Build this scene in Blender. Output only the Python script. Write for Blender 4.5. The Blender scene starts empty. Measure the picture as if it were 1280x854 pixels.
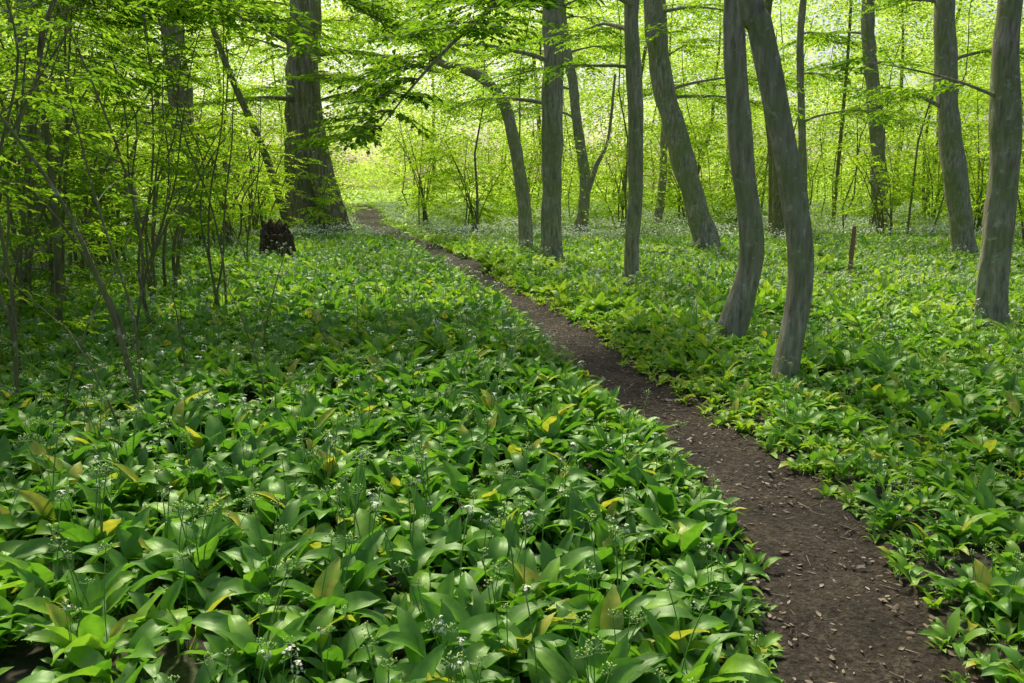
import bpy, math, random
import numpy as np
from mathutils import Vector, noise, Matrix
R=np.random.RandomState(7); random.seed(7)
scn=bpy.context.scene
scn.view_settings.view_transform='Standard'; scn.view_settings.look='None'; scn.view_settings.exposure=0

# ------------------------------------------------------------ materials
def newmat(name):
    m=bpy.data.materials.new(name); m.use_nodes=True
    nt=m.node_tree; nt.nodes.clear()
    return m,nt
def N(nt,t,**k):
    n=nt.nodes.new(t)
    for a,b in k.items(): setattr(n,a,b)
    return n
def ramp(nt,stops):
    r=N(nt,'ShaderNodeValToRGB'); e=r.color_ramp.elements
    while len(e)<len(stops): e.new(0.5)
    for i,(p,c) in enumerate(stops):
        e[i].position=p; e[i].color=(*c,1)
    return r
def leafmat(name,stops,tcol_mul,tw=0.45,rough=0.45,gloss=0.0,veins=False):
    m,nt=newmat(name); L=nt.links
    out=N(nt,'ShaderNodeOutputMaterial')
    at=N(nt,'ShaderNodeAttribute',attribute_name='lr')
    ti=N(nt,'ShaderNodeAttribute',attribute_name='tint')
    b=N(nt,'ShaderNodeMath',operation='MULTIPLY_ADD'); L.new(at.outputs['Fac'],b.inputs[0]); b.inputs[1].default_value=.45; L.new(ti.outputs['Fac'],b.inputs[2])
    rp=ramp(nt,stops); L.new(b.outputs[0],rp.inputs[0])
    col=rp.outputs[0]
    if veins:
        uv=N(nt,'ShaderNodeUVMap'); uv.uv_map='UVMap'
        mp=N(nt,'ShaderNodeMapping'); mp.inputs['Scale'].default_value=(11,.1,1); L.new(uv.outputs[0],mp.inputs[0])
        wv=N(nt,'ShaderNodeTexWave'); wv.inputs['Scale'].default_value=.6; wv.inputs['Distortion'].default_value=.15; L.new(mp.outputs[0],wv.inputs[0])
        g=N(nt,'ShaderNodeMath',operation='GREATER_THAN'); L.new(at.outputs['Fac'],g.inputs[0]); g.inputs[1].default_value=.955
        nz=N(nt,'ShaderNodeTexNoise'); nz.inputs['Scale'].default_value=14; 
        geo=N(nt,'ShaderNodeTexCoord'); L.new(geo.outputs['Object'],nz.inputs['Vector'])
        gm=N(nt,'ShaderNodeMath',operation='MULTIPLY'); L.new(g.outputs[0],gm.inputs[0])
        nr=ramp(nt,[(.35,(.3,.3,.3)),(.6,(1,1,1))]); L.new(nz.outputs['Fac'],nr.inputs[0]); L.new(nr.outputs[0],gm.inputs[1])
        mx=N(nt,'ShaderNodeMix',data_type='RGBA'); L.new(gm.outputs[0],mx.inputs[0]); L.new(col,mx.inputs[6]); mx.inputs[7].default_value=(.50,.48,.06,1)
        # mottling over each leaf
        nz2=N(nt,'ShaderNodeTexNoise'); nz2.inputs['Scale'].default_value=25; nz2.inputs['Detail'].default_value=4; L.new(geo.outputs['Object'],nz2.inputs['Vector'])
        r3=ramp(nt,[(.3,(.72,.78,.7)),(.7,(1.2,1.15,1.1))]); L.new(nz2.outputs['Fac'],r3.inputs[0])
        m3=N(nt,'ShaderNodeMix',data_type='RGBA',blend_type='MULTIPLY'); m3.inputs[0].default_value=1; L.new(mx.outputs[2],m3.inputs[6]); L.new(r3.outputs[0],m3.inputs[7])
        vm=N(nt,'ShaderNodeMix',data_type='RGBA',blend_type='MULTIPLY'); vm.inputs[0].default_value=.13
        L.new(m3.outputs[2],vm.inputs[6]); L.new(wv.outputs['Color'],vm.inputs[7]); col=vm.outputs[2]
    tr=N(nt,'ShaderNodeBsdfTranslucent')
    tm=N(nt,'ShaderNodeMix',data_type='RGBA',blend_type='MULTIPLY'); tm.inputs[0].default_value=1
    L.new(col,tm.inputs[6]); tm.inputs[7].default_value=(*tcol_mul,1); L.new(tm.outputs[2],tr.inputs[0])
    p=N(nt,'ShaderNodeBsdfDiffuse'); L.new(col,p.inputs[0])
    ms=N(nt,'ShaderNodeMixShader'); ms.inputs[0].default_value=tw
    L.new(p.outputs[0],ms.inputs[1]); L.new(tr.outputs[0],ms.inputs[2]); last=ms
    if veins:
        gl=N(nt,'ShaderNodeBsdfGlossy'); gl.inputs['Roughness'].default_value=rough; gl.inputs[0].default_value=(.85,1,.7,1)
        bp=N(nt,'ShaderNodeBump'); bp.inputs['Strength'].default_value=.2; bp.inputs['Distance'].default_value=.003
        L.new(wv.outputs['Fac'],bp.inputs['Height']); L.new(bp.outputs[0],gl.inputs['Normal']); L.new(bp.outputs[0],p.inputs['Normal'])
        m2=N(nt,'ShaderNodeMixShader'); m2.inputs[0].default_value=gloss; L.new(ms.outputs[0],m2.inputs[1]); L.new(gl.outputs[0],m2.inputs[2]); last=m2
    L.new(last.outputs[0],out.inputs[0])
    return m
GARLIC=leafmat('garlic_leaf',[(0,(.055,.17,.014)),(.4,(.12,.31,.027)),(.8,(.24,.45,.036)),(1,(.38,.55,.05))],(1.6,1.6,1.0),.40,.4,.05,True)
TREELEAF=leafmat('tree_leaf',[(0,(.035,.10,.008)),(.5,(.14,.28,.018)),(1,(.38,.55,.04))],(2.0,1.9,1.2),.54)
BGLEAF=leafmat('background_leaf',[(0,(.09,.20,.018)),(.35,(.27,.44,.03)),(.7,(.50,.66,.08)),(1,(.74,.84,.34))],(1.4,1.35,1.1),.58)  # palest stops paint distant haze and glow into the leaf colour
def plain(name,col,rough=.7,trans=0):
    m,nt=newmat(name); out=N(nt,'ShaderNodeOutputMaterial'); p=N(nt,'ShaderNodeBsdfPrincipled')
    nz=N(nt,'ShaderNodeTexNoise'); nz.inputs['Scale'].default_value=30
    r=ramp(nt,[(.3,tuple(x*.7 for x in col)),(.7,tuple(min(1,x*1.25) for x in col))]); nt.links.new(nz.outputs['Fac'],r.inputs[0]); nt.links.new(r.outputs[0],p.inputs['Base Color'])
    p.inputs['Roughness'].default_value=rough; nt.links.new(p.outputs[0],out.inputs[0]); return m
FLOWER=plain('garlic_flower',(.68,.74,.56)); STALK=plain('stalk',(.13,.27,.04)); BUD=plain('bud',(.26,.42,.09))
TWIG=plain('twig',(.07,.055,.035))
def bark(name,c0,c1,c2,moss,scale=1.0,bump=.6,vert=.18):
    m,nt=newmat(name); L=nt.links; out=N(nt,'ShaderNodeOutputMaterial'); p=N(nt,'ShaderNodeBsdfPrincipled')
    tc=N(nt,'ShaderNodeTexCoord'); mp=N(nt,'ShaderNodeMapping'); mp.inputs['Scale'].default_value=(1,1,vert); L.new(tc.outputs['Object'],mp.inputs[0])
    n1=N(nt,'ShaderNodeTexNoise'); n1.inputs['Scale'].default_value=22*scale; n1.inputs['Detail'].default_value=8; n1.inputs['Roughness'].default_value=.65; L.new(mp.outputs[0],n1.inputs['Vector'])
    n2=N(nt,'ShaderNodeTexNoise'); n2.inputs['Scale'].default_value=2.2; n2.inputs['Detail'].default_value=5; L.new(tc.outputs['Object'],n2.inputs['Vector'])
    n3=N(nt,'ShaderNodeTexNoise'); n3.inputs['Scale'].default_value=11; n3.inputs['Detail'].default_value=8; n3.inputs['Roughness'].default_value=.65; L.new(tc.outputs['Object'],n3.inputs['Vector'])
    r=ramp(nt,[(.3,c0),(.52,c1),(.72,c2)]); L.new(n1.outputs['Fac'],r.inputs[0])
    mr=ramp(nt,[(.44,(0,0,0)),(.64,(1,1,1))]); L.new(n2.outputs['Fac'],mr.inputs[0])
    mm=N(nt,'ShaderNodeMath',operation='MULTIPLY'); L.new(mr.outputs[0],mm.inputs[0]); mm.inputs[1].default_value=.7
    mx=N(nt,'ShaderNodeMix',data_type='RGBA'); L.new(mm.outputs[0],mx.inputs[0]); L.new(r.outputs[0],mx.inputs[6]); mx.inputs[7].default_value=(*moss,1)
    lr=ramp(nt,[(.58,(0,0,0)),(.66,(.6,.6,.6))]); L.new(n3.outputs['Fac'],lr.inputs[0])
    m2=N(nt,'ShaderNodeMix',data_type='RGBA'); L.new(lr.outputs[0],m2.inputs[0]); L.new(mx.outputs[2],m2.inputs[6]); m2.inputs[7].default_value=(.52,.53,.42,1)
    L.new(m2.outputs[2],p.inputs['Base Color']); p.inputs['Roughness'].default_value=.85; p.inputs['Specular IOR Level'].default_value=.15
    b=N(nt,'ShaderNodeBump'); b.inputs['Strength'].default_value=bump; b.inputs['Distance'].default_value=.03; L.new(n1.outputs['Fac'],b.inputs['Height']); L.new(b.outputs[0],p.inputs['Normal'])
    L.new(p.outputs[0],out.inputs[0]); return m
BARK=bark('hornbeam_bark',(.12,.105,.07),(.33,.295,.21),(.52,.48,.37),(.21,.25,.08),bump=.8)
BARKD=bark('old_bark',(.05,.04,.028),(.26,.215,.15),(.55,.48,.36),(.17,.20,.06),.6,1.0,.12)
BARKB=bark('sapling_bark',(.08,.07,.035),(.19,.17,.08),(.28,.25,.15),(.16,.22,.04))
def groundmat():
    m,nt=newmat('woodland_soil'); L=nt.links; out=N(nt,'ShaderNodeOutputMaterial'); p=N(nt,'ShaderNodeBsdfPrincipled')
    tc=N(nt,'ShaderNodeTexCoord')
    n1=N(nt,'ShaderNodeTexNoise'); n1.inputs['Scale'].default_value=6; n1.inputs['Detail'].default_value=9; L.new(tc.outputs['Object'],n1.inputs['Vector'])
    n2=N(nt,'ShaderNodeTexNoise'); n2.inputs['Scale'].default_value=.35; n2.inputs['Detail'].default_value=4; L.new(tc.outputs['Object'],n2.inputs['Vector'])
    n4=N(nt,'ShaderNodeTexNoise'); n4.inputs['Scale'].default_value=45; n4.inputs['Detail'].default_value=6; L.new(tc.outputs['Object'],n4.inputs['Vector'])
    r=ramp(nt,[(.35,(.018,.016,.009)),(.55,(.035,.035,.015)),(.72,(.05,.075,.018))]); L.new(n1.outputs['Fac'],r.inputs[0])
    rr=ramp(nt,[(.3,(.5,.5,.5)),(.7,(1.6,1.5,1.4))]); L.new(n4.outputs['Fac'],rr.inputs[0])
    m0=N(nt,'ShaderNodeMix',data_type='RGBA',blend_type='MULTIPLY'); m0.inputs[0].default_value=1; L.new(r.outputs[0],m0.inputs[6]); L.new(rr.outputs[0],m0.inputs[7])
    sp=N(nt,'ShaderNodeSeparateXYZ'); L.new(tc.outputs['Object'],sp.inputs[0])
    mr=N(nt,'ShaderNodeMapRange'); mr.inputs[1].default_value=18; mr.inputs[2].default_value=45; L.new(sp.outputs[1],mr.inputs[0])
    r2=ramp(nt,[(.3,(.14,.26,.028)),(.7,(.32,.46,.08))]); L.new(n2.outputs['Fac'],r2.inputs[0])
    mx=N(nt,'ShaderNodeMix',data_type='RGBA'); L.new(mr.outputs[0],mx.inputs[0]); L.new(m0.outputs[2],mx.inputs[6]); L.new(r2.outputs[0],mx.inputs[7])
    L.new(mx.outputs[2],p.inputs['Base Color']); p.inputs['Roughness'].default_value=.95
    b=N(nt,'ShaderNodeBump'); b.inputs['Distance'].default_value=.04; L.new(n1.outputs['Fac'],b.inputs['Height']); L.new(b.outputs[0],p.inputs['Normal'])
    L.new(p.outputs[0],out.inputs[0]); return m
def pathmat():
    m,nt=newmat('trodden_soil'); L=nt.links; out=N(nt,'ShaderNodeOutputMaterial'); p=N(nt,'ShaderNodeBsdfPrincipled')
    tc=N(nt,'ShaderNodeTexCoord')
    n1=N(nt,'ShaderNodeTexNoise'); n1.inputs['Scale'].default_value=35; n1.inputs['Detail'].default_value=10; n1.inputs['Roughness'].default_value=.7; L.new(tc.outputs['Object'],n1.inputs['Vector'])
    n2=N(nt,'ShaderNodeTexNoise'); n2.inputs['Scale'].default_value=3; n2.inputs['Detail'].default_value=5; L.new(tc.outputs['Object'],n2.inputs['Vector'])
    v=N(nt,'ShaderNodeTexVoronoi'); v.inputs['Scale'].default_value=60; L.new(tc.outputs['Object'],v.inputs['Vector'])
    r=ramp(nt,[(.3,(.018,.0145,.0095)),(.5,(.056,.046,.031)),(.72,(.14,.12,.083))]); L.new(n1.outputs['Fac'],r.inputs[0])
    r2=ramp(nt,[(.3,(.55,.55,.55)),(.7,(1.35,1.3,1.22))]); L.new(n2.outputs['Fac'],r2.inputs[0])
    mx=N(nt,'ShaderNodeMix',data_type='RGBA',blend_type='MULTIPLY'); mx.inputs[0].default_value=1; L.new(r.outputs[0],mx.inputs[6]); L.new(r2.outputs[0],mx.inputs[7])
    L.new(mx.outputs[2],p.inputs['Base Color']); p.inputs['Roughness'].default_value=.9; p.inputs['Specular IOR Level'].default_value=.2
    b=N(nt,'ShaderNodeBump'); b.inputs['Strength'].default_value=1; b.inputs['Distance'].default_value=.03; L.new(n1.outputs['Fac'],b.inputs['Height'])
    b2=N(nt,'ShaderNodeBump'); b2.inputs['Strength'].default_value=.5; b2.inputs['Distance'].default_value=.01; L.new(v.outputs['Distance'],b2.inputs['Height']); L.new(b.outputs[0],b2.inputs['Normal']); L.new(b2.outputs[0],p.inputs['Normal'])
    L.new(p.outputs[0],out.inputs[0]); return m

# ------------------------------------------------------------ mesh helpers
class MB:
    def __init__(s): s.v=[];s.f=[];s.mi=[];s.lr=[];s.uv=[]
    def add(s,v,f,mi=0,lr=.5,uv=None):
        o=len(s.v); s.v+= [tuple(map(float,x)) for x in v]; s.f+=[tuple(o+i for i in q) for q in f]; s.mi+=[mi]*len(f); s.lr+=[lr]*len(v)
        s.uv+= (uv if uv else [(0,0)]*len(v))
    def mesh(s,name,mats,smooth=True):
        me=bpy.data.meshes.new(name); me.from_pydata(s.v,[],s.f)
        for m in mats: me.materials.append(m)
        me.polygons.foreach_set('material_index',s.mi); me.polygons.foreach_set('use_smooth',[smooth]*len(s.f))
        a=me.attributes.new('lr','FLOAT','POINT'); a.data.foreach_set('value',s.lr)
        u=me.uv_layers.new(name='UVMap'); li=np.zeros(len(me.loops),dtype=np.int32); me.loops.foreach_get('vertex_index',li)
        u.data.foreach_set('uv',np.array(s.uv,dtype=np.float32)[li].ravel()); me.update(); return me
def obj(name,me,parent=None,link=True):
    o=bpy.data.objects.new(name,me)
    if link: scn.collection.objects.link(o)
    if parent: o.parent=parent
    return o
def empty(name,loc=(0,0,0)):
    e=bpy.data.objects.new(name,None); e.location=loc; scn.collection.objects.link(e); return e
def cr(pts,step):
    p=np.array(pts,float); p=np.vstack([2*p[0]-p[1],p,2*p[-1]-p[-2]]); out=[]
    for i in range(1,len(p)-2):
        n=max(1,int(np.linalg.norm(p[i+1][:3]-p[i][:3])/step))
        for k in range(n):
            t=k/n
            out.append(.5*((2*p[i])+(-p[i-1]+p[i+1])*t+(2*p[i-1]-5*p[i]+4*p[i+1]-p[i+2])*t*t+(-p[i-1]+3*p[i]-3*p[i+1]+p[i+2])*t**3))
    out.append(p[-2]); return np.array(out)
def tube(mb,P,sides=8,flute=0,seed=0,mi=0,lump=0):
    n=len(P); v=[];f=[]
    T=np.gradient(P[:,:3],axis=0); T/= (np.linalg.norm(T,axis=1)[:,None]+1e-9)
    a=np.array([1.,0,0]) if abs(T[0][0])<.8 else np.array([0,1.,0])
    th=np.linspace(0,2*math.pi,sides,endpoint=False)
    rs=np.random.RandomState(seed); ph=rs.rand(4)*6.28
    for i in range(n):
        a=a-T[i]*a.dot(T[i]); a/=np.linalg.norm(a)+1e-9; b=np.cross(T[i],a)
        r=P[i,3]*np.ones(sides); z=P[i,2]
        if flute: r=r*(1+flute*(.6*np.sin(3*th+ph[0]+z*.5)+.4*np.sin(5*th+ph[1]-z*.7)+.25*np.sin(8*th+ph[2]+z*.4)))
        for k in range(sides):
            q=P[i,:3]+r[k]*(a*math.cos(th[k])+b*math.sin(th[k]))
            if lump:
                q=q+(q-P[i,:3])*lump*noise.noise(Vector(q*np.array([4,4,1.6]))+Vector((seed,0,0)))
            v.append(q)
    for i in range(n-1):
        for k in range(sides):
            k2=(k+1)%sides; f.append((i*sides+k,i*sides+k2,(i+1)*sides+k2,(i+1)*sides+k))
    v.append(P[-1,:3]+T[-1]*P[-1,3]*.5); c=len(v)-1
    for k in range(sides): f.append(((n-1)*sides+k,(n-1)*sides+(k+1)%sides,c))
    mb.add(v,f,mi)
# ------------------------------------------------------------ GN scatter
def scatter_group():
    ng=bpy.data.node_groups.new('scatter','GeometryNodeTree')
    ng.interface.new_socket('Geometry',in_out='INPUT',socket_type='NodeSocketGeometry')
    ng.interface.new_socket('Collection',in_out='INPUT',socket_type='NodeSocketCollection')
    ng.interface.new_socket('Geometry',in_out='OUTPUT',socket_type='NodeSocketGeometry')
    gi=ng.nodes.new('NodeGroupInput'); go=ng.nodes.new('NodeGroupOutput')
    ci=ng.nodes.new('GeometryNodeCollectionInfo'); ci.inputs['Separate Children'].default_value=True; ci.inputs['Reset Children'].default_value=True
    ip=ng.nodes.new('GeometryNodeInstanceOnPoints'); ip.inputs['Pick Instance'].default_value=True
    rz=ng.nodes.new('GeometryNodeRealizeInstances')
    def na(n,t):
        x=ng.nodes.new('GeometryNodeInputNamedAttribute'); x.data_type=t; x.inputs['Name'].default_value=n; return x.outputs[0]
    L=ng.links; L.new(gi.outputs[0],ip.inputs['Points']); L.new(gi.outputs[1],ci.inputs[0]); L.new(ci.outputs[0],ip.inputs['Instance'])
    L.new(na('idx','INT'),ip.inputs['Instance Index']); L.new(na('rot','FLOAT_VECTOR'),ip.inputs['Rotation']); L.new(na('scl','FLOAT'),ip.inputs['Scale'])
    L.new(ip.outputs[0],rz.inputs[0]); L.new(rz.outputs[0],go.inputs[0]); return ng
SG=scatter_group()
def protos(name,meshes):
    c=bpy.data.collections.new(name)
    for i,m in enumerate(meshes): c.objects.link(bpy.data.objects.new('%s_%02d'%(name,i),m))
    return c
def scatter(name,coll,pos,rot,scl,tint=None,idx=None,parent=None):
    pos=np.array(pos,dtype=np.float32).reshape(-1,3); n=len(pos)
    me=bpy.data.meshes.new(name); me.vertices.add(n); me.vertices.foreach_set('co',pos.ravel())
    k=len(coll.objects)
    if idx is None: idx=R.randint(0,k,n)
    def at(nm,t,prop,d): a=me.attributes.new(nm,t,'POINT'); a.data.foreach_set(prop,np.ascontiguousarray(d).ravel())
    at('rot','FLOAT_VECTOR','vector',np.array(rot,dtype=np.float32)); at('scl','FLOAT','value',np.array(scl,dtype=np.float32)); at('idx','INT','value',np.array(idx,dtype=np.int32))
    tt=np.array(tint if tint is not None else np.zeros(n))+R.uniform(0,.3,n)
    at('tint','FLOAT','value',tt.astype(np.float32))
    me.update(); o=obj(name,me,parent)
    md=o.modifiers.new('scatter','NODES'); md.node_group=SG
    sid=[s.identifier for s in SG.interface.items_tree if s.name=='Collection'][0]; md[sid]=coll
    return o

# ------------------------------------------------------------ terrain / path
PC=np.array([(0.35,-3,.34),(0.7,-.5,.34),(.98,1.2,.34),(1.18,2.39,.31),(1.35,3.29,.29),(1.36,4.27,.28),(1.06,6.0,.29),(.80,7.12,.31),(.38,9.83,.31),(-.28,13.1,.31),(-1.25,17.35,.33),(-3.3,25.4,.40),(-6.4,37,.6),(-11.4,62,.9),(-18,90,1.0)])
pp=cr([(a,b,0,c) for a,b,c in PC],.12)
PX=pp[:,0];PY=pp[:,1];PW=pp[:,3]
def pathd(x,y):
    xc=np.interp(y,PY,PX); w=np.interp(y,PY,PW)
    dx=np.interp(y+.2,PY,PX)-np.interp(y-.2,PY,PX); cs=.4/np.sqrt(.16+dx*dx)
    return (x-xc)*cs,w
def h0(x,y):
    x=np.asarray(x,float);y=np.asarray(y,float)
    return .045*np.sin(x*.9+1.3)*np.cos(y*.7+.4)+.03*np.sin(x*2.1+y*1.3)+.05*np.sin(x*.23+y*.17)
def h(x,y):
    d,w=pathd(x,y); k=np.clip((np.abs(d)-w*.6)/.5,0,1); k=k*k*(3-2*k)
    return h0(x,y)*(.35+.65*k)-.07*(1-k)
def ground():
    ys=np.concatenate([np.arange(-12,20,.2),np.arange(20,60,.8),np.arange(60,140,5),[160,200,300,500,900]])
    xs=np.concatenate([[-900,-400,-200,-120],np.arange(-80,-12,3),np.arange(-12,12,.2),np.arange(12,80,3),[120,200,400,900]])
    X,Y=np.meshgrid(xs,ys); Z=h(X,Y); v=np.stack([X,Y,Z],-1).reshape(-1,3); nx=len(xs);ny=len(ys)
    i=np.arange(ny-1)[:,None]*nx+np.arange(nx-1)[None]; f=np.stack([i,i+1,i+1+nx,i+nx],-1).reshape(-1,4)
    me=bpy.data.meshes.new('ground'); me.from_pydata(v.tolist(),[],f.tolist()); me.materials.append(groundmat()); me.polygons.foreach_set('use_smooth',[True]*len(f)); return obj('ground',me)
ground()
def path():
    q=[];y=-3
    while y<88:
        q.append(y); y+=.025 if y<9 and y>1 else (.1 if y<25 else .5)
    q=np.array(q); u=np.linspace(-1.5,1.5,61)
    v=[]
    for y in q:
        xc=np.interp(y,PY,PX);w=np.interp(y,PY,PW)
        for t in u:
            x=xc+t*w*1.05
            e=1-(abs(t)/1.25)**3
            nz=.012*noise.noise(Vector((x*6,y*6,0)))+.010*noise.noise(Vector((x*22,y*22,3)))+.02*noise.noise(Vector((x*2,y*2,9)))
            v.append((x,y,float(h(x,y))+.014+nz*1.0+.012*min(e,1)-(.03*max(0,-e)**.5 if e<0 else 0)))
    n=len(u); f=[(i*n+k,i*n+k+1,(i+1)*n+k+1,(i+1)*n+k) for i in range(len(q)-1) for k in range(n-1)]
    me=bpy.data.meshes.new('dirt_path'); me.from_pydata(v,[],f); me.materials.append(pathmat()); me.polygons.foreach_set('use_smooth',[True]*len(f)); obj('dirt_path',me)
path()

# ------------------------------------------------------------ wild garlic
def garlic_leaf(mb,az,L,W,e0,e1,lr,seg=9,cols=4,base=(0,0,0),twist=0):
    ca,sa=math.cos(az),math.sin(az); fw=np.array([ca,sa,0]); sd=np.array([-sa,ca,0]); up=np.array([0,0,1.])
    p=np.array(base,float); v=[];uv=[]; ds=L/seg
    for i in range(seg+1):
        s=i/seg
        e=e0+(e1-e0)*(s**1.5)
        d=fw*math.cos(e)+up*math.sin(e); nrm=-fw*math.sin(e)+up*math.cos(e)
        if i: p=p+d*ds
        if s<.25: w=.06+.10*(s/.25)
        else:
            t=(s-.25)/.75; w=max(.02,(math.sin(math.pi*min(1,t**.8*1.0))**.75 if 0<t<1 else .0)); w=max(w,.16*(1-t)) 
        w*=W*.5; tw=twist*s
        sd2=sd*math.cos(tw)+nrm*math.sin(tw); nr2=nrm*math.cos(tw)-sd*math.sin(tw)
        for k in range(cols+1):
            c=k/cols*2-1
            v.append(p+sd2*w*c+nr2*(abs(c)**1.3*w*.38+.004*math.sin(s*16+az*3)*c)); uv.append((k/cols,s))
    n=cols+1; f=[(i*n+k,i*n+k+1,(i+1)*n+k+1,(i+1)*n+k) for i in range(seg) for k in range(cols)]
    mb.add(v,f,0,lr,uv)
def stalk(mb,az,H,lean,white,rs,simple=False):
    ca,sa=math.cos(az),math.sin(az)
    P=np.array([(ca*lean*t*t,sa*lean*t*t,H*t,.0022) for t in np.linspace(0,1,4 if simple else 6)]); tube(mb,P,3 if simple else 4,mi=1)
    top=P[-1,:3]; n=8 if simple else 15
    for i in range(n):
        a=rs.rand()*6.28; e=rs.uniform(-.1,1.5); d=np.array([math.cos(a)*math.cos(e),math.sin(a)*math.cos(e),math.sin(e)]); l=rs.uniform(.018,.032)
        q=top+d*l
        if not simple:
            s=np.cross(d,[0,0,1.]); s/=np.linalg.norm(s)+1e-6; s*=.0007
            mb.add([top-s,top+s,q+s,q-s],[(0,1,2,3)],1)
        r=.0068 if white else .0042
        if simple: r*=1.6
        t1=np.cross(d,[.3,.2,1.]); t1/=np.linalg.norm(t1); t2=np.cross(d,t1)
        if white:
            for k in range(3):
                b=k*math.pi/3+rs.rand()*.3; x=t1*math.cos(b)+t2*math.sin(b); y=np.cross(d,x)
                mb.add([q-x*r+d*.002,q-y*r*.32,q+x*r+d*.002,q+y*r*.32],[(0,1,2,3)],2)
        else:
            mb.add([q+t1*r,q+t2*r,q-t1*r,q-t2*r,q+d*r*1.4],[(0,1,4),(1,2,4),(2,3,4),(3,0,4)],3)
def plant(seed,nl,seg,cols,flower=None,simple=False,S=1.0):
    rs=np.random.RandomState(seed); mb=MB()
    a0=rs.rand()*6.28
    for i in range(nl):
        L=rs.uniform(.20,.31)*S; W=L*rs.uniform(.22,.32)
        b=(rs.uniform(-.05,.05),rs.uniform(-.05,.05),-.01)
        garlic_leaf(mb,a0+i*2.4+rs.uniform(-.4,.4),L,W,rs.uniform(1.05,1.5),rs.uniform(-.7,.8),rs.rand(),seg,cols,b,rs.uniform(-.7,.7))
    if flower:
        for w in flower:
            stalk(mb,rs.rand()*6.28,rs.uniform(.27,.38)*S,rs.uniform(0,.08),w,rs,simple)
    return mb.mesh('wild_garlic_plant',[GARLIC,STALK,FLOWER,BUD])
near=protos('garlic_near',[plant(i,6+i%3,8,4,([0],None,None,[1] if i<10 else [0],None,[0,0],None,None,[0,1] if i<10 else [0],None)[i%10]) for i in range(20)])
mid=protos('garlic_mid',[plant(100+i,7,5,2,(None,[1],None,[1,1],[1])[i%5],True,1.1) for i in range(10)])
def farplant(seed):
    rs=np.random.RandomState(seed); mb=MB()
    for i in range(22):
        L=rs.uniform(.2,.3); garlic_leaf(mb,rs.rand()*6.28,L,L*.3,rs.uniform(.9,1.4),rs.uniform(-.6,.4),rs.rand(),3,1,(rs.uniform(-.3,.3),rs.uniform(-.3,.3),0))
    for i in range(rs.randint(10,20)):
        x,y=rs.uniform(-.4,.4,2); z=rs.uniform(.26,.38); s=.018
        for k in range(3):
            o=rs.uniform(-.012,.012,3); c=np.array([x,y,z])+o
            a=rs.rand()*3.14; dx=np.array([math.cos(a),math.sin(a),.4*(k-1)])*s; dy=np.array([-math.sin(a),math.cos(a),.5])*s
            mb.add([c-dx,c-dy,c+dx,c+dy],[(0,1,2,3)],2)
    return mb.mesh('wild_garlic_patch',[GARLIC,STALK,FLOWER,BUD])
far=protos('garlic_far',[farplant(300+i) for i in range(8)])
def field(y0,y1,dens,mx):
    A=(y1-y0)*(2*(.68*y1+mx)); n=int(A*dens)
    x=R.uniform(-(.68*y1+mx),.68*y1+mx,n); y=R.uniform(y0,y1,n)
    k=np.abs(x)<.68*np.maximum(y,0)+mx; x=x[k];y=y[k]
    return x,y
TREES_XY=[(2.18,6.24,.16),(2.24,8.08,.2),(1.92,12.8,.16),(.81,16.4,.26),(.33,19.4,.18),(5.02,20.7,.35),(-7.3,29,.7),(-6.2,28.7,.6),(5.38,8.9,.24),(10.57,18.8,.3),(-5.1,17.5,.35)]
def clear(x,y,extra):
    d,w=pathd(x,y); nz=np.array([noise.noise(Vector((a*1.3,b*1.3,0))) for a,b in zip(x,y)])
    ok=np.abs(d)>w+extra+nz*.18
    for (a,b,r) in TREES_XY: ok&=((x-a)**2+(y-b)**2)>(r+.03)**2
    return ok
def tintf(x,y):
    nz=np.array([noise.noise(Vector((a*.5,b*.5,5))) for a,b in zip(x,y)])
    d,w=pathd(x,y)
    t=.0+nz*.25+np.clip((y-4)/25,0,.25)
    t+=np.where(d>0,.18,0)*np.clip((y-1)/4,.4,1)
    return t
def rot3(n,t): return np.stack([R.uniform(-t,t,n),R.uniform(-t,t,n),R.uniform(0,6.28,n)],-1)
x,y=field(.9,10,54,1.4); ok=clear(x,y,.08); x=x[ok];y=y[ok]
sc=R.uniform(.65,1.22,len(x)); d,w=pathd(x,y); sc*=np.where(d>0,.72+.1*R.rand(len(x)),1)*np.clip(.6+(np.abs(d)-w)*1.0,.6,1)
k=~((d>0)&(d<1.6)&(y<4.5)&(R.rand(len(x))<.35)); x=x[k];y=y[k];sc=sc[k]
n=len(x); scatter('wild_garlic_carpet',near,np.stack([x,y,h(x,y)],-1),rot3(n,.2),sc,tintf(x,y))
x,y=field(9.5,25,20,3); ok=clear(x,y,.12); x=x[ok];y=y[ok]; n=len(x)
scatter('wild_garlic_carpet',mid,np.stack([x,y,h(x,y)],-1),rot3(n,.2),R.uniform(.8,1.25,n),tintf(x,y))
# flowering plants, commoner in the lighter middle distance
x,y=field(5,13,9,2); ok=clear(x,y,.3); x=x[ok];y=y[ok]; k=R.rand(len(x))<np.clip((y-4.5)/6,.1,1); x=x[k];y=y[k]; n=len(x)
scatter('wild_garlic_in_flower',mid,np.stack([x,y,h(x,y)],-1),rot3(n,.15),R.uniform(.85,1.1,n),tintf(x,y),idx=R.choice([1,3,4,6,8,9],n))
x,y=field(23,75,3.2,5); ok=clear(x,y,.3); x=x[ok];y=y[ok]; n=len(x)
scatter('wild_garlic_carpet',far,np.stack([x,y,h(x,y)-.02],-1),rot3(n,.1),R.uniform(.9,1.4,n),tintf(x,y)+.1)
x,y=field(.9,16,110,2); d,w=pathd(x,y); ok=(np.abs(d)>w*(.8+.35*R.rand(len(x))))&(np.abs(d)<w+.55+ (d>0)*.9); x=x[ok];y=y[ok]; n=len(x)
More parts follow.
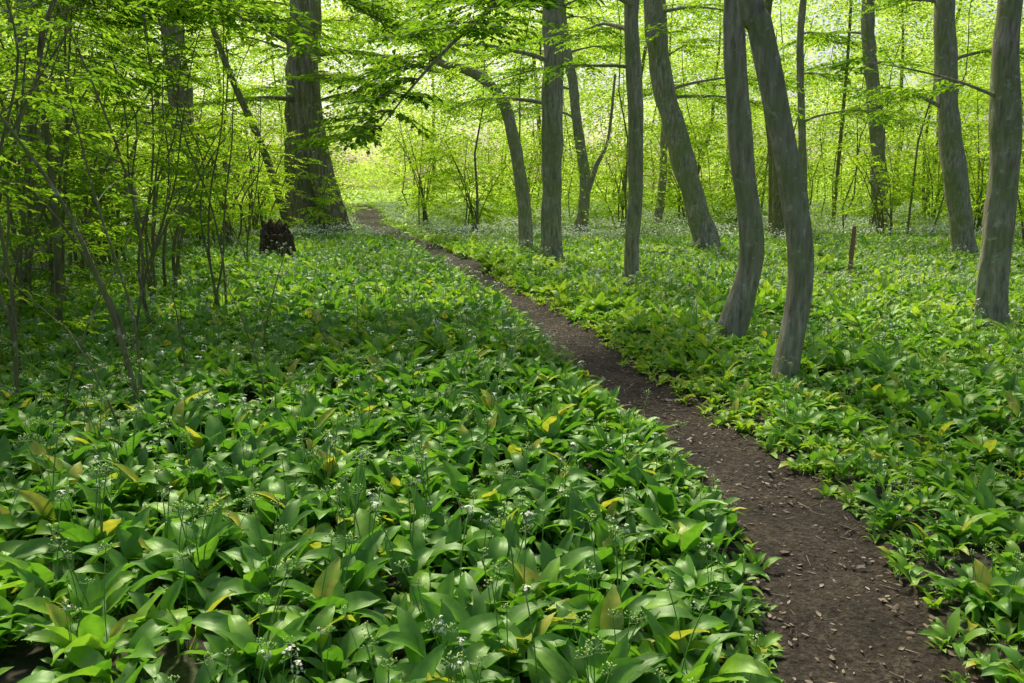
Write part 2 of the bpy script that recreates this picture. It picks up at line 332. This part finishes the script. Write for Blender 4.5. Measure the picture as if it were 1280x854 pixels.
scatter('path_edge_seedlings',mid,np.stack([x,y,h(x,y)],-1),rot3(n,.3),R.uniform(.15,.5,n),tintf(x,y)+.2,idx=R.choice([0,2,5,7],n))
x,y=field(.9,9,24,1.2); ok=clear(x,y,.3); x=x[ok];y=y[ok]; n=len(x)
scatter('garlic_seedlings',mid,np.stack([x,y,h(x,y)],-1),rot3(n,.3),R.uniform(.3,.6,n),tintf(x,y),idx=R.choice([0,2,5,7],n))

# ------------------------------------------------------------ litter
LIT=[plain('litter_%d'%i,c) for i,c in enumerate([(.11,.08,.045),(.16,.12,.07),(.06,.045,.028),(.27,.22,.14)])]
def litter(i):
    rs=np.random.RandomState(500+i); mb=MB()
    if i%3==2:
        L=rs.uniform(.03,.11); P=np.array([(L*t,rs.uniform(-.004,.004),.004,.0018) for t in np.linspace(-.5,.5,4)]); tube(mb,P,4)
    else:
        L=rs.uniform(.014,.036); W=L*rs.uniform(.35,.75); c=rs.uniform(-.4,.6); v=[];f=[]
        for a in range(5):
            s=a/4; w=W*math.sin(math.pi*(.08+.84*s))*.5
            for b in (-1,0,1): v.append((L*(s-.5),w*b+rs.uniform(-.001,.001),.004+c*W*(b*b)*.5+.3*c*L*(s-.5)**2+rs.uniform(0,.003)))
        for a in range(4):
            for b in range(2): f.append((a*3+b,a*3+b+1,a*3+b+4,a*3+b+3))
        mb.add(v,f)
    return mb.mesh('leaf_litter_piece',[LIT[(i*7)%3 if i%5 else 3]])
lit=protos('litter',[litter(i) for i in range(16)])
n=9500; y=R.uniform(1,14,n)**1.0; d=R.normal(0,.5,n)+np.where(R.rand(n)<.6,.42,0); x=np.interp(y,PY,PX)+d
scatter('leaf_litter',lit,np.stack([x,y,h(x,y)+.027-.014*np.clip(np.abs(d)-.35,0,1)],-1),rot3(n,.3),R.uniform(.3,1.3,n)*np.where(R.rand(n)<.06,1.6,1))

# ------------------------------------------------------------ tree leaves
def leaf2(mb,p,d,nrm,L,W,lr,fold=.25,simple=False):
    d=d/np.linalg.norm(d); s=np.cross(nrm,d); s/=np.linalg.norm(s)+1e-6; nn=np.cross(d,s)
    u=nn*W*fold
    if simple:
        mb.add([p,p+d*L*.45+s*W*.5+u,p+d*L,p+d*L*.45-s*W*.5+u],[(0,2,1),(0,3,2)],0,lr); return
    mb.add([p,p+d*L*.3+s*W*.46+u,p+d*L*.68+s*W*.36+u*.8-nn*L*.03,p+d*L-nn*L*.1,p+d*L*.68-s*W*.36+u*.8-nn*L*.03,p+d*L*.3-s*W*.46+u],[(0,3,2,1),(0,5,4,3)],0,lr)
def spray(seed,L=.5,nl=13,ls=.08):
    rs=np.random.RandomState(seed); mb=MB()
    def br(o,az,L,nl):
        pts=[];e=rs.uniform(-.1,.15)
        for t in np.linspace(0,1,3): pts.append((o[0]+math.cos(az+.2*t)*L*t,o[1]+math.sin(az+.2*t)*L*t,o[2]+e*L*t-.12*L*t*t,.003*(1-t)+.001))
        P=np.array(pts); tube(mb,P,3,mi=1)
        for i in range(nl):
            t=(i+1)/nl; q=np.array([np.interp(t,np.linspace(0,1,3),P[:,k]) for k in range(3)])
            sg=1 if i%2 else -1; a=az+sg*rs.uniform(.5,1.1)*(1.0 if i<nl-1 else .1)
            d=np.array([math.cos(a),math.sin(a),rs.uniform(-.45,.1)]); nn=np.array([rs.uniform(-.5,.5),rs.uniform(-.5,.5),1])
            leaf2(mb,q,d,nn,ls*rs.uniform(.7,1.2),ls*rs.uniform(.5,.68),rs.rand())
    br((0,0,0),0,L,nl)
    br((L*.3,0,0),.7,L*.55,nl//2); br((L*.45,0,0),-.75,L*.5,nl//2)
    return mb.mesh('leaf_spray',[TREELEAF,TWIG],False)
sprays=protos('leaf_sprays',[spray(700+i) for i in range(8)])
def clump(seed,n=42,ls=.13,rad=.55):
    rs=np.random.RandomState(seed); mb=MB()
    for i in range(n):
        p=rs.normal(0,1,3)*np.array([rad,rad,rad*.4])*.6; a=rs.rand()*6.28
        leaf2(mb,p,np.array([math.cos(a),math.sin(a),rs.uniform(-.5,.2)]),np.array([rs.uniform(-.9,.9),rs.uniform(-.9,.9),1]),ls*rs.uniform(.7,1.2),ls*.66,rs.rand(),simple=True)
    return mb.mesh('leaf_clump',[BGLEAF],False)
clumps=protos('leaf_clumps',[clump(800+i) for i in range(8)])

def dress(mb,sp,P,rs,L,leafy,t0=.22):
    m=len(P); k=max(4,int(L*3.2*leafy))
    for j in range(k):
        t=rs.uniform(t0,1); i=min(m-1,int(t*m)); q=P[i,:3]; i2=max(0,i-2); d=P[i,:3]-P[i2,:3]; aa=math.atan2(d[1],d[0])+ (1 if j%2 else -1)*rs.uniform(.5,1.1)
        l=rs.uniform(.3,1.0)*(1.15-t*.6)*min(1.3,L/2.2)
        Q=np.array([(q[0]+math.cos(aa)*l*s,q[1]+math.sin(aa)*l*s,q[2]+.12*l*s-.25*l*s*s,.007*(1-s)+.002) for s in np.linspace(0,1,4)]); tube(mb,Q,3)
        c=max(1,int(l/.26))
        for s in range(c+1):
            w=s/max(1,c); o=Q[0]+(Q[-1]-Q[0])*w
            sp.append((o[0],o[1],o[2],rs.uniform(-.25,.25),rs.uniform(-.1,.3),aa+rs.uniform(-.9,.9)))
def limb(mb,sp,st,az,L,r,rs,el=.45,droop=.35,leafy=1.0):
    n=7; pts=[]; a=az; p=np.array(st,float); e=el
    pts.append((*p,r))
    for i in range(1,n+1):
        a+=rs.uniform(-.3,.3); e-= (el+droop)/n*rs.uniform(.2,1.7)
        p=p+np.array([math.cos(a)*math.cos(e),math.sin(a)*math.cos(e),math.sin(e)])*L/n
        pts.append((*p,r*(1-i/n*.85)))
    P=cr(pts,.25); tube(mb,P,6); dress(mb,sp,P,rs,L,leafy)
def tree(name,pts,H,topxy,seed,mat=BARK,sides=24,flute=.07,nb=14,bl=(1.5,3.5),zb=3.0,step=.12,flare=1.0,leafy=1.0,extra=[],limbs=[],tint=.1,ssc=1.0,boughs=[],keep=.2):
    rs=np.random.RandomState(seed); e=empty(name,(pts[0][0],pts[0][1],0)); ox,oy=pts[0][0],pts[0][1]
    last=pts[-1]; z1=last[2]; r1=last[3]; P=[tuple(q) for q in pts]
    z0=P[0]; P.insert(0,(z0[0],z0[1],-.15,z0[3]*(1+.6*flare)))
    P[1]=(z0[0],z0[1],z0[2],z0[3]*(1+.12*flare))
    if H>z1+.5:
        for k in range(1,6):
            t=k/5; P.append((last[0]+(topxy[0]-last[0])*t+rs.uniform(-.12,.12),last[1]+(topxy[1]-last[1])*t+rs.uniform(-.12,.12),z1+(H-z1)*t,r1*(1-t*.85)))
    C=cr([(a-ox,b-oy,c,d) for a,b,c,d in P],step)
    mb=MB(); tube(mb,C,sides,flute,seed,0,.22)
    for x in extra:
        Q=cr([(a-ox,b-oy,c,d) for a,b,c,d in x],step); tube(mb,Q,max(8,sides//2),flute,seed+5,0,.15)
    sp=[]
    for i in range(nb):
        z=zb+(H-zb)*(i+rs.rand())/nb; k=int(np.argmin(abs(C[:,2]-z)))
        az=rs.rand()*6.28; L=rs.uniform(*bl)*(1-.5*(z-zb)/max(1,(H-zb)))
        limb(mb,sp,C[k,:3],az,L,max(.012,min(.05,C[k,3]*.35)),rs,leafy=leafy)
    lim=1.6+.23*oy+1.2
    sp=[s for s in sp if s[2]<lim or rs.rand()<keep]
    for (x,y,z,az,L,r,el,dr) in limbs: limb(mb,sp,(x-ox,y-oy,z),az,L,r,rs,el,dr,leafy)
    for bpts,dn in boughs:
        Q=cr([(a-ox,b-oy,c,d) for a,b,c,d in bpts],.2); tube(mb,Q,7); dress(mb,sp,Q,rs,3.0,dn,.3)
    obj('trunk',mb.mesh(name+'_trunk',[mat]),e)
    if sp:
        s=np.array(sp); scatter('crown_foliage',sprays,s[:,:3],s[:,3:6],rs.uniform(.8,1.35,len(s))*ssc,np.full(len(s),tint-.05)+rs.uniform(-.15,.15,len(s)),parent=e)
    return e
def Y(y,l,rr,dy=0):
    n=len(l); return [(a,y+dy*i/(n-1),b,rr[0]+(rr[1]-rr[0])*i/(n-1)) for i,(a,b) in enumerate(l)]
tree('hornbeam_tree',Y(6.24,[(2.16,.08),(2.20,.45),(2.24,.77),(2.23,1.08),(2.15,1.51),(2.05,1.93),(1.93,2.39),(1.81,2.79),(1.72,3.01)],(.092,.09)),12,(1.2,6.6),11,sides=32,step=.06,nb=9,zb=4.2,leafy=.8,flute=.09)
tree('hornbeam_tree',Y(8.08,[(2.22,.08),(2.33,.53),(2.39,.93),(2.34,1.41),(2.24,1.87),(2.17,2.48),(2.12,2.99),(2.08,3.42)],(.135,.095)),13,(2.3,8.6),12,sides=32,step=.06,nb=9,zb=4.6,leafy=.8,flute=.09)
tree('hornbeam_tree',Y(12.8,[(1.92,.10),(1.91,.80),(1.94,1.54),(1.91,2.63),(1.82,3.69),(1.80,4.48)],(.12,.115)),14,(1.9,13),13,nb=12,zb=3.9,tint=.0,limbs=[(1.9,12.8,3.4,2.9,2.4,.03,.2,.3)],
     boughs=[([(1.85,12.8,4.3,.05),(1.0,11.6,4.3,.04),(.1,10.2,3.9,.032),(-.5,9.3,3.3,.024),(-1.0,9.0,2.75,.015),(-1.4,8.9,2.25,.006)],7.0)])
tree('hornbeam_tree',Y(16.4,[(.81,.1),(.80,1.37),(.80,2.92),(.81,4.27),(.77,5.30)],(.21,.19)),15,(.9,16.6),14,nb=13,zb=3.8,limbs=[(.8,16.4,3.2,2.6,2.6,.05,.35,.4),(.8,16.4,4.0,3.4,3.2,.05,.3,.4)])
tree('hornbeam_tree',Y(19.4,[(.33,.1),(.29,1.14),(.09,2.44),(-.15,3.43),(-.52,3.97),(-1.02,4.27),(-1.66,4.45)],(.17,.09)),6.5,(-4.2,18.6),15,nb=9,zb=4.0,bl=(1,2.2))
tree('hornbeam_tree',Y(20.7,[(5.02,.1),(4.63,1.21),(4.22,2.5),(3.76,4.04),(3.52,5.35),(3.39,6.27)],(.30,.23)),16,(3,20),16,nb=15,zb=3.4,limbs=[(3.85,20.7,3.8,-.3,2.6,.05,.1,.4)])
tree('oak_tree',Y(29,[(-7.3,.1),(-7.38,1.48),(-7.34,3.4),(-7.22,5.8),(-7.01,7.9)],(.60,.48)),19,(-7,29),17,mat=BARKD,nb=20,zb=3.6,bl=(3,6),extra=[Y(28.6,[(-6.05,-.1),(-6.25,.6),(-6.5,1.48),(-6.72,2.85),(-6.85,4.45),(-6.95,6.3)],(.48,.28))],sides=36,flute=.10,ssc=1.3,tint=.2,limbs=[(-7.2,29,5.2,-1.2,5,.12,.1,.4),(-7.2,29,6,-.6,5.5,.12,.1,.4),(-7.3,29,4.6,-2.2,5,.1,.1,.4)])
tree('hornbeam_tree',Y(8.9,[(5.38,.1),(5.33,.6),(5.34,1.22),(5.32,1.9),(5.25,2.73),(5.19,3.53)],(.175,.12)),13,(5.0,9),18,sides=32,step=.06,nb=9,zb=4.0,leafy=.8,flute=.09,limbs=[(5.28,8.9,2.5,3.0,1.6,.02,.5,.1)])
tree('hornbeam_tree',Y(18.8,[(10.57,.1),(10.28,1.34),(9.97,2.6),(9.68,4.33),(9.53,5.84)],(.26,.21)),15,(9.4,19),19,nb=14,zb=3.2)
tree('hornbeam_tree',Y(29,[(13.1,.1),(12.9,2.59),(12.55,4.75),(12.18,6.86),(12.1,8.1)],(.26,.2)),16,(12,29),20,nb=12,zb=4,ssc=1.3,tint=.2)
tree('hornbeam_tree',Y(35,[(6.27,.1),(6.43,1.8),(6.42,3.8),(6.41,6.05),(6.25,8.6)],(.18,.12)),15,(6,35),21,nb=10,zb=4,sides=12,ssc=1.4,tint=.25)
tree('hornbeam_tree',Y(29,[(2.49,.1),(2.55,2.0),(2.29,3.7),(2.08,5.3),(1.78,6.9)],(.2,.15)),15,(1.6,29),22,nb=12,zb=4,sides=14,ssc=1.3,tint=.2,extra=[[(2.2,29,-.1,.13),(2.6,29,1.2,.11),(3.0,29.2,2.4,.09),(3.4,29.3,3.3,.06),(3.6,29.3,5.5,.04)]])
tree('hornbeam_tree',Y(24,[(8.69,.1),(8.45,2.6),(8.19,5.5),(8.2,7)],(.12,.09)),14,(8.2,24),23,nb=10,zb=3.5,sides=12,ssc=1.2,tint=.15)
tree('hornbeam_tree',Y(22,[(-8.82,.1),(-8.72,2.35),(-8.74,4),(-8.8,5.8)],(.36,.28)),15,(-8.8,22),24,mat=BARKD,nb=20,zb=1.2,bl=(1.5,3.5),tint=.1)
tree('hornbeam_tree',Y(18,[(-8.05,.1),(-8.38,1.35),(-8.75,2.0),(-9.23,2.55),(-10.03,3.2)],(.2,.13)),8,(-11.5,18.5),25,mat=BARKD,nb=12,zb=1.6,bl=(1.2,3),tint=.05)
tree('hornbeam_tree',Y(12.6,[(-7.4,.1),(-7.35,2),(-7.2,4),(-7.1,5)],(.15,.12)),13,(-7,12.6),26,nb=8,zb=5,bl=(1,2),tint=.05,
     boughs=[([(-7.2,12.6,4.2,.06),(-5.6,12.2,4.6,.05),(-4.0,11.6,4.6,.035),(-2.6,11.2,4.2,.02),(-1.5,11,3.6,.008)],7.0),
             ([(-7.3,12.6,3.4,.05),(-5.8,11.0,3.9,.04),(-4.2,10,3.8,.03),(-3.1,9.4,3.5,.02),(-2.2,9,3.0,.008)],6.0)])

def stems(name,list_,seed,leafy=1.0,tint=0.0,ssc=.9,tw=(.3,.9),z_from=.35,dens=3.0):
    rs=np.random.RandomState(seed); x0,y0=list_[0][0][0],list_[0][0][1]; e=empty(name,(x0,y0,0)); mb=MB(); sp=[]
    for l in list_:
        C=cr([(a-x0,b-y0,c,d) for a,b,c,d in l],.15); tube(mb,C,7,0,seed,0,.1)
        m=len(C); tot=m*.15
        for j in range(int(tot*dens*leafy)):
            t=rs.uniform(z_from,1); i=min(m-1,int(t*m)); q=C[i,:3]; aa=rs.rand()*6.28; L=rs.uniform(*tw)
            el=rs.uniform(0,.7)
            Q=np.array([(q[0]+math.cos(aa)*L*s,q[1]+math.sin(aa)*L*s,q[2]+math.sin(el)*L*s-.25*L*s*s,.005*(1-s)+.0015) for s in np.linspace(0,1,4)]); tube(mb,Q,3)
            for s in np.linspace(.35,1,max(1,int(L/.22))):
                o=Q[0]+(Q[-1]-Q[0])*s; sp.append((o[0],o[1],o[2],rs.uniform(-.3,.3),rs.uniform(-.1,.4),aa+rs.uniform(-.8,.8)))
    obj('stems',mb.mesh(name+'_stems',[BARKB]),e)
    if sp:
        s=np.array(sp); scatter('foliage',sprays,s[:,:3],s[:,3:6],rs.uniform(.6,1.1,len(s))*ssc,np.full(len(s),tint-.05)+rs.uniform(-.1,.2,len(s)),parent=e)
stems('hazel_sapling',[[(-2.48,5.2,-.05,.02),(-2.5,5.2,.21,.018),(-2.58,5.2,.65,.016),(-2.7,5.2,1.07,.014),(-2.9,5.2,1.58,.012),(-3.2,5.2,2.05,.01),(-3.7,5.2,2.9,.006)],[(-2.5,5.25,0,.012),(-2.62,5.5,.7,.01),(-2.9,5.7,1.5,.008),(-3.1,5.8,2.4,.005)]],31,.35,ssc=.7,z_from=.5)
stems('hazel_sapling',[[(-3.4,7,-.05,.018),(-3.46,7,.46,.016),(-3.84,7,1.23,.013),(-4.35,7,1.9,.01),(-4.9,7,2.9,.006)],[(-3.42,7,0,.014),(-3.3,7.2,1,.012),(-3.5,7.3,2,.01),(-3.9,7.3,3.2,.006)]],32,.6,ssc=.8)
stems('hazel_sapling',[[(-4.6,8,-.05,.04),(-4.5,8,1.1,.035),(-4.49,8,2.02,.03),(-4.47,8,2.9,.025),(-4.2,8,3.6,.02),(-4.0,8,5,.01)]],33,1.0,dens=5)
for i,(x,y,lx,H) in enumerate([(-1.76,5.6,-.3,1.0),(-2.48,6,-.14,1.0),(-2.9,5.0,.5,1.3),(-3.1,6.4,-.5,1.6),(-2.2,6.9,.25,1.1),(-2.3,4.6,-.35,.8)]):
    stems('dead_twig',[[(x,y,-.02,.008),(x+lx*.1,y,H*.25,.007),(x+lx*.5,y+.05,H*.65,.005),(x+lx,y+.1,H,.003)],[(x+lx*.3,y+.02,H*.5,.004),(x-lx*.2,y-.1,H*.75,.003),(x-lx*.5,y-.15,H*.9,.002)]],34+i,0)
rs=np.random.RandomState(77)
for i,(x,y) in enumerate([(-3.6,5.6),(-4.3,6.3),(-3.9,8.6),(-5.2,8.2),(-4.6,10.2),(-6.2,10.4),(-3.6,9.8),(-5.6,13.5),(-4.8,14.5)]):
    l=[]
    for k in range(rs.randint(2,5)):
        a=rs.uniform(1.5,4.5) if k%2 else rs.uniform(-1,1.2); s=rs.uniform(.4,1.5); H=rs.uniform(2.6,4.6)
        l.append([(x+rs.uniform(-.1,.1)+math.cos(a)*s*t**1.5+rs.uniform(-.05,.05),y+math.sin(a)*s*t**1.5*.5+rs.uniform(-.05,.05),H*t-.05,.016*(1-t*.8)) for t in (0,.2,.4,.6,.8,1)])
    stems('hazel_sapling',l,400+i,1,0.1,.8,(.2,.6),.4,2.0)
def shrub(x,y,n,H,spread,seed,tint=0.,dens=3.,ssc=1.,name='hazel_shrub'):
    rs=np.random.RandomState(seed); l=[]
    for i in range(n):
        a=rs.rand()*6.28; s=spread*rs.uniform(.4,1); hh=H*rs.uniform(.6,1); bx=x+rs.uniform(-.25,.25); by=y+rs.uniform(-.25,.25)
        l.append([(bx+math.cos(a)*s*t**1.6+rs.uniform(-.08,.08),by+math.sin(a)*s*t**1.6+rs.uniform(-.08,.08),hh*t*(1.12-.12*t)-.05,.03*(1-t*.8)) for t in (0,.25,.5,.75,1)])
    stems(name,l,seed,1,tint,ssc,(.3,.9),.12,dens)
for i,(x,y,n,H,s,t) in enumerate([(-5.6,9.5,8,4.5,1.6,.1),(-6.6,12,9,5,2,.1),(-7.5,15,10,5,2.2,.15),(-5.2,11.8,6,3.2,1.2,.15),(-9.5,16,9,6,2.5,.1),(-6.8,19.5,8,4,2,.35),(-7.2,23,8,4.5,2.2,.45),(-11,20,10,7,2.5,.2),(-4.6,6.8,6,4.2,1.1,.1),(-12,24,10,7,3,.3),(-8.5,12,8,6,2,.1),(-9,26,9,5,2.5,.5),(-6.0,25.5,6,2.4,1.4,.5),(-7.9,20.5,9,3.2,1.8,.35),(-10.5,28,9,5.5,2.4,.5)]):
    shrub(x,y,n,H,s,40+i,t,2.6,1.1)
for i,(x,y,n,H,s,t) in enumerate([(-1.5,30,9,3.6,2,.3),(.5,34,10,4.5,2.4,.35),(4.2,31,9,3.5,2,.3),(-3.6,33,8,5,2,.4),(8.5,30,9,4,2.4,.35),(11.5,25,8,3.5,2,.3),(15,26,10,5,2.5,.3),(13,20,7,4.5,1.6,.25),(17,33,10,6,3,.35),(-10.5,34,10,5,2.6,.45),(7.6,36,9,6,2.6,.4)]):
    shrub(x,y,n,H,s,70+i,t+.1,2.2,1.3)

# stump and stake
def stump():
    rs=np.random.RandomState(3); e=empty('tree_stump',(-5.1,17.5,0)); mb=MB(); sd=40
    hs=[-.1,0,.1,.2,.35,.5,.62,.72]; v=[]
    for i,z in enumerate(hs):
        for k in range(sd):
            t=k/sd*6.283; r=.30*(1+.9*math.exp(-(z+.1)*5))*(1+.12*math.sin(5*t+1)+.07*math.sin(9*t))
            zz=z if i<len(hs)-1 else z+.22*noise.noise(Vector((math.cos(t)*2.5,math.sin(t)*2.5,1)))+.14*math.cos(t-2)
            v.append((r*math.cos(t),r*math.sin(t),zz))
    f=[(i*sd+k,i*sd+(k+1)%sd,(i+1)*sd+(k+1)%sd,(i+1)*sd+k) for i in range(len(hs)-1) for k in range(sd)]
    o=len(v); b=(len(hs)-1)*sd
    for q,dz in ((.85,.0),(.5,-.12)):
        for k in range(sd): v.append((v[b+k][0]*q,v[b+k][1]*q,v[b+k][2]+dz+rs.uniform(-.05,.03)))
    for j in range(2):
        a=b if j==0 else o; c=o+j*sd
        for k in range(sd): f.append((a+k,a+(k+1)%sd,c+(k+1)%sd,c+k))
    v.append((0,0,.5)); 
    for k in range(sd): f.append((o+sd+k,o+sd+(k+1)%sd,len(v)-1))
    mb.add(v,f); obj('stump_wood',mb.mesh('stump',[bark('stump_bark',(.02,.014,.009),(.075,.05,.032),(.16,.11,.07),(.07,.07,.025),.6,1.0,.2)],False),e)
stump()
mb=MB(); tube(mb,np.array([(0,0,-.1,.045),(0,0,.4,.045),(.015,0,.85,.042),(.015,0,.93,.03)]),6); o=obj('wooden_stake',mb.mesh('wooden_stake',[plain('stake_wood',(.25,.13,.07))],False)); o.location=(6.15,14.6,0)

# ------------------------------------------------------------ background woodland
mb=MB()
rs=np.random.RandomState(5)
for i in range(150):
    y=rs.uniform(24,75); x=rs.uniform(-.72*y-4,.72*y+4)
    d,w=pathd(x,y)
    if abs(d)<w+1.8: continue
    r=rs.choice([.03,.04,.05,.08,.14,.2],p=[.27,.25,.22,.14,.08,.04]); H=rs.uniform(5,9) if r<.07 else rs.uniform(12,18); l=rs.normal(0,.08,2)
    P=cr([(x+l[0]*H*t+rs.uniform(-.25,.25),y+l[1]*H*t,H*t-.1,r*(1-.7*t)) for t in np.linspace(0,1,6)],.8); tube(mb,P,6)
obj('background_tree_trunks',mb.mesh('background_tree_trunks',[BARKB]))
def cloud(n,y0,y1,zf,thr,fs,seed,gap=True):
    rs=np.random.RandomState(seed); out=[]
    while len(out)<n:
        y=rs.uniform(y0,y1); x=rs.uniform(-.72*y-4,.72*y+4)
        z=zf(rs,x,y)
        if noise.noise(Vector((x*fs+seed,y*fs,z*fs*1.5)))<thr: continue
        d,w=pathd(x,y)
        if gap and abs(d)<w+.6 and z<4.5: continue
        out.append((x,y,z))
    return np.array(out)
parts=[cloud(2400,26,46,lambda r,x,y:r.uniform(2.6,11),.14,.35,1),
       cloud(900,26,46,lambda r,x,y:abs(r.normal(0,1.2))+.3,.15,.4,2),
       cloud(3200,46,70,lambda r,x,y:r.uniform(.3,17),.10,.2,3),
       cloud(4400,70,100,lambda r,x,y:25*r.rand()**1.25+.3,-.08,.12,4,False)]
pts=np.vstack(parts); n=len(pts); sc=np.clip(pts[:,1]/34,.8,3)*R.uniform(.8,1.3,n)
yy=pts[:,1]; ti=np.interp(yy,[26,46,70,100],[-.12,.08,.35,.55])  # leaves get paler with distance, haze put into their tint
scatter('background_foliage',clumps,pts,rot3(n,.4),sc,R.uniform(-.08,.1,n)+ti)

# ------------------------------------------------------------ light, camera
EL,AZ=50,-16   # sun ahead of the viewer, slightly left, light softened by thin cloud
w=bpy.data.worlds.new('World'); scn.world=w; w.use_nodes=True; nt=w.node_tree; nt.nodes.clear()
sk=N(nt,'ShaderNodeTexSky'); sk.sky_type='NISHITA'; sk.sun_disc=False; sk.sun_elevation=math.radians(EL); sk.sun_rotation=math.radians(AZ); sk.air_density=1.0; sk.dust_density=4.0; sk.ozone_density=.6
bg=N(nt,'ShaderNodeBackground'); bg.inputs[1].default_value=.15; wo=N(nt,'ShaderNodeOutputWorld'); nt.links.new(sk.outputs[0],bg.inputs[0]); nt.links.new(bg.outputs[0],wo.inputs[0])
sd=bpy.data.lights.new('sun','SUN'); sd.energy=5; sd.angle=math.radians(6); sd.color=(1,.94,.78); so=bpy.data.objects.new('sun',sd); scn.collection.objects.link(so)
dv=Vector((math.sin(math.radians(AZ))*math.cos(math.radians(EL)),math.cos(math.radians(AZ))*math.cos(math.radians(EL)),math.sin(math.radians(EL))))
so.rotation_euler=dv.to_track_quat('Z','Y').to_euler(); so.location=(0,0,20)
cd=bpy.data.cameras.new('camera'); cd.lens=36*1005/1280; cd.sensor_width=36; cd.clip_end=3000; co=bpy.data.objects.new('camera',cd); co.location=(0,0,1.6); co.rotation_euler=(math.radians(90-10.8),0,0); scn.collection.objects.link(co); scn.camera=co
